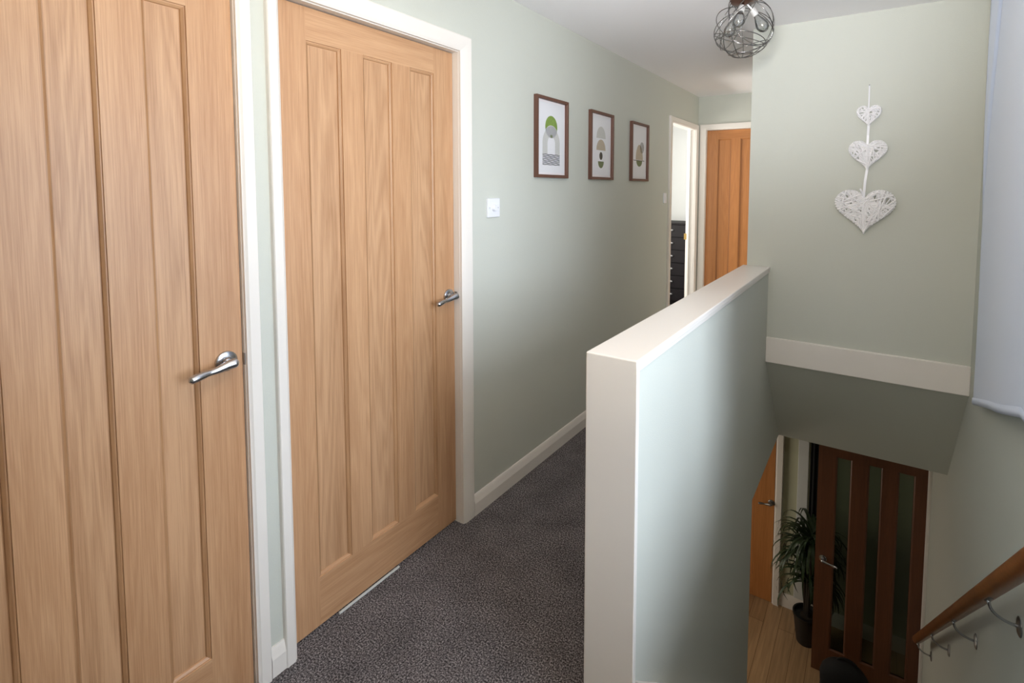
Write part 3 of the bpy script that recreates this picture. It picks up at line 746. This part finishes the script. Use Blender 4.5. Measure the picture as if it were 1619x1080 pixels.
def palm():
    px, py = 1.135, 4.79
    root = empty('potted_palm', (px, py, GF)); tag(root, 'dark green palm with long arching leaves in a black pot, behind the glazed door', 'potted plant')
    mb = MB(); mb.lathe([(.075, 0), (.078, .01), (.105, .235), (.112, .24), (.112, .26), (.100, .26), (.095, .235)], 'pot', seg=28); mb.obj('pot', root, smooth=40)
    mb = MB(); mb.lathe([(.096, .225), (.05, .235), (.001, .238)], 'soil', seg=20); mb.obj('soil', root, smooth=True)
    rr = random.Random(4)
    mb = MB()
    stems = [(0, 0, .62), (-.03, .03, .86), (.03, -.02, .98)]
    for sx, sy, sz in stems: mb.tube([(sx*.4, sy*.4, .22), (sx*.8, sy*.8, sz*.6), (sx, sy, sz)], [.014, .012, .010], 'soil', 8)
    mb.obj('stem', root, smooth=True)
    mb = MB()
    for si, (sx, sy, sz) in enumerate(stems):
        for k in range(72):
            a = rr.uniform(0, 2*PI); el = rr.uniform(-.1, 1.35); L = rr.uniform(.30, .47); wd = rr.uniform(.008, .014)
            dx, dy = math.cos(a), math.sin(a); pts = []
            p = Vector((sx, sy, sz-.10+rr.uniform(0, .12))); e = el
            for i in range(10):
                t = i/9; pts.append((p.copy(), wd*math.sin(PI*min(1, .18+t*.82))**.7 if t < 1 else .0005))
                p = p+Vector((dx*math.cos(e), dy*math.cos(e), math.sin(e)))*(L/9); e -= .26+.08*t
                yy = p.y
                if yy > .21: p.y = .21
                if yy < -.19: p.y = -.19
                if p.x > .7: p.x = .7
            sd = Vector((-dy, dx, 0)); vs = []
            for (q, w_) in pts: vs += [q-sd*w_, q-Vector((0, 0, .25*w_)), q+sd*w_]
            fs = []
            for i in range(9):
                for r in range(2): fs.append((i*3+r, i*3+r+1, (i+1)*3+r+1, (i+1)*3+r))
            mb.add(vs, fs, 'leaf')
    mb.obj('foliage', root, smooth=True)
palm()
# dark curtain against the hall wall
mb = MB(); n = 16
vs = []; pr = []
for i in range(n+1):
    x = 1.10+.13*i/n; pr.append((x, 5.06+.016*math.sin(i*1.15)+.006*math.sin(i*.4)))
for (x, y) in pr: vs += [(x, y, GC-.03), (x, y, GF+.14), (x, y+.006, GF+.14), (x, y+.006, GC-.03)]
fs = [(i*4+k, i*4+(k+1) % 4, (i+1)*4+(k+1) % 4, (i+1)*4+k) for i in range(n) for k in range(4)]+[(0, 1, 2, 3), (4*n+3, 4*n+2, 4*n+1, 4*n)]
mb.add(vs, fs, 'black'); o = mb.obj('dark_curtain', smooth=True); tag(o, 'black hanging cloth on the hall wall behind the palm and the glazed door', 'curtain')
m = MB(); m.box(.995, 1.085, 5.085, 5.10, GF+.13, GC-.02, 'room_white'); struct(m.obj('light_patch_board', bevel=.004), 'pale board standing in for a patch of light on the hall wall beside the black cloth', 'trim')  # pale board added in place of a patch of light on the wall
# black bag on the hall floor
mb = MB(); vs = []; nu, nv = 28, 14
for j in range(nv+1):
    ph = PI*j/nv
    for i in range(nu):
        th = 2*PI*i/nu
        s = lambda q, e: math.copysign(abs(q)**e, q)
        rx = .165; ry = .085; rzz = .185
        x = rx*s(math.cos(th), .75)*math.sin(ph)**.8; y = ry*s(math.sin(th), .75)*math.sin(ph)**.8; z = .183+rzz*s(math.cos(ph), .8)
        x += .03*(z/.37)**2; x *= 1+.06*math.sin(z*30+th*2); y *= 1+.08*math.sin(z*22+th*3)
        vs.append((x, y, max(0, z)))
fs = [(j*nu+i, j*nu+(i+1) % nu, (j+1)*nu+(i+1) % nu, (j+1)*nu+i) for j in range(nv) for i in range(nu)]
root = empty('bag', (1.44, 4.30, GF)); tag(root, 'black bag slumped on the hall floor in front of the glazed door', 'bag')
mb.add(vs, fs, 'black'); mb.obj('bag_body', root, smooth=True)
mb = MB(); mb.tube([(.03+.07*math.cos(PI*i/12), .01, .345+.045*math.sin(PI*i/12)) for i in range(13)], .007, 'black', 8); mb.obj('strap', root, smooth=True)

# ------------------------------------------------------------------ chest of drawers in the bedroom
def chest():
    w, d, h = .78, .42, 1.075; x0 = -.92; y0 = 6.28
    root = empty('chest_of_drawers', (x0+w/2, y0+d/2, 0)); tag(root, 'tall black chest of drawers with cup handles seen through the far doorway', 'chest of drawers')
    mb = MB(); mb.box(-w/2, w/2, -d/2+.02, d/2, .06, h-.025, 'black_wood'); mb.box(-w/2+.03, w/2-.03, -d/2+.05, d/2-.03, 0, .06, 'black_wood'); mb.obj('body', root, bevel=.002)
    mb = MB(); mb.box(-w/2-.015, w/2+.015, -d/2-.005, d/2, h-.025, h, 'black_wood'); mb.obj('top', root, bevel=.004)
    n = 6; dh = (h-.025-.06)/n
    for k in range(n):
        a = -w/2+.015; b_ = w/2-.015
        mb = MB(); mb.box(a, b_, -d/2, -d/2+.02, .06+dh*k+.006, .06+dh*(k+1)-.006, 'black_wood'); dr = mb.obj('drawer', root, bevel=.003)
        for cx in (-.165, .165):
            mb = MB(); cz = .06+dh*(k+.55)
            mb.lathe([(.034, 0), (.033, .012), (.026, .024), (.008, .030)], 'steel', lambda p, q, r, cx=cx, cz=cz: (cx+p, -d/2-r, cz+q*.5), 16); mb.obj('cup_handle', dr, smooth=40)
chest()
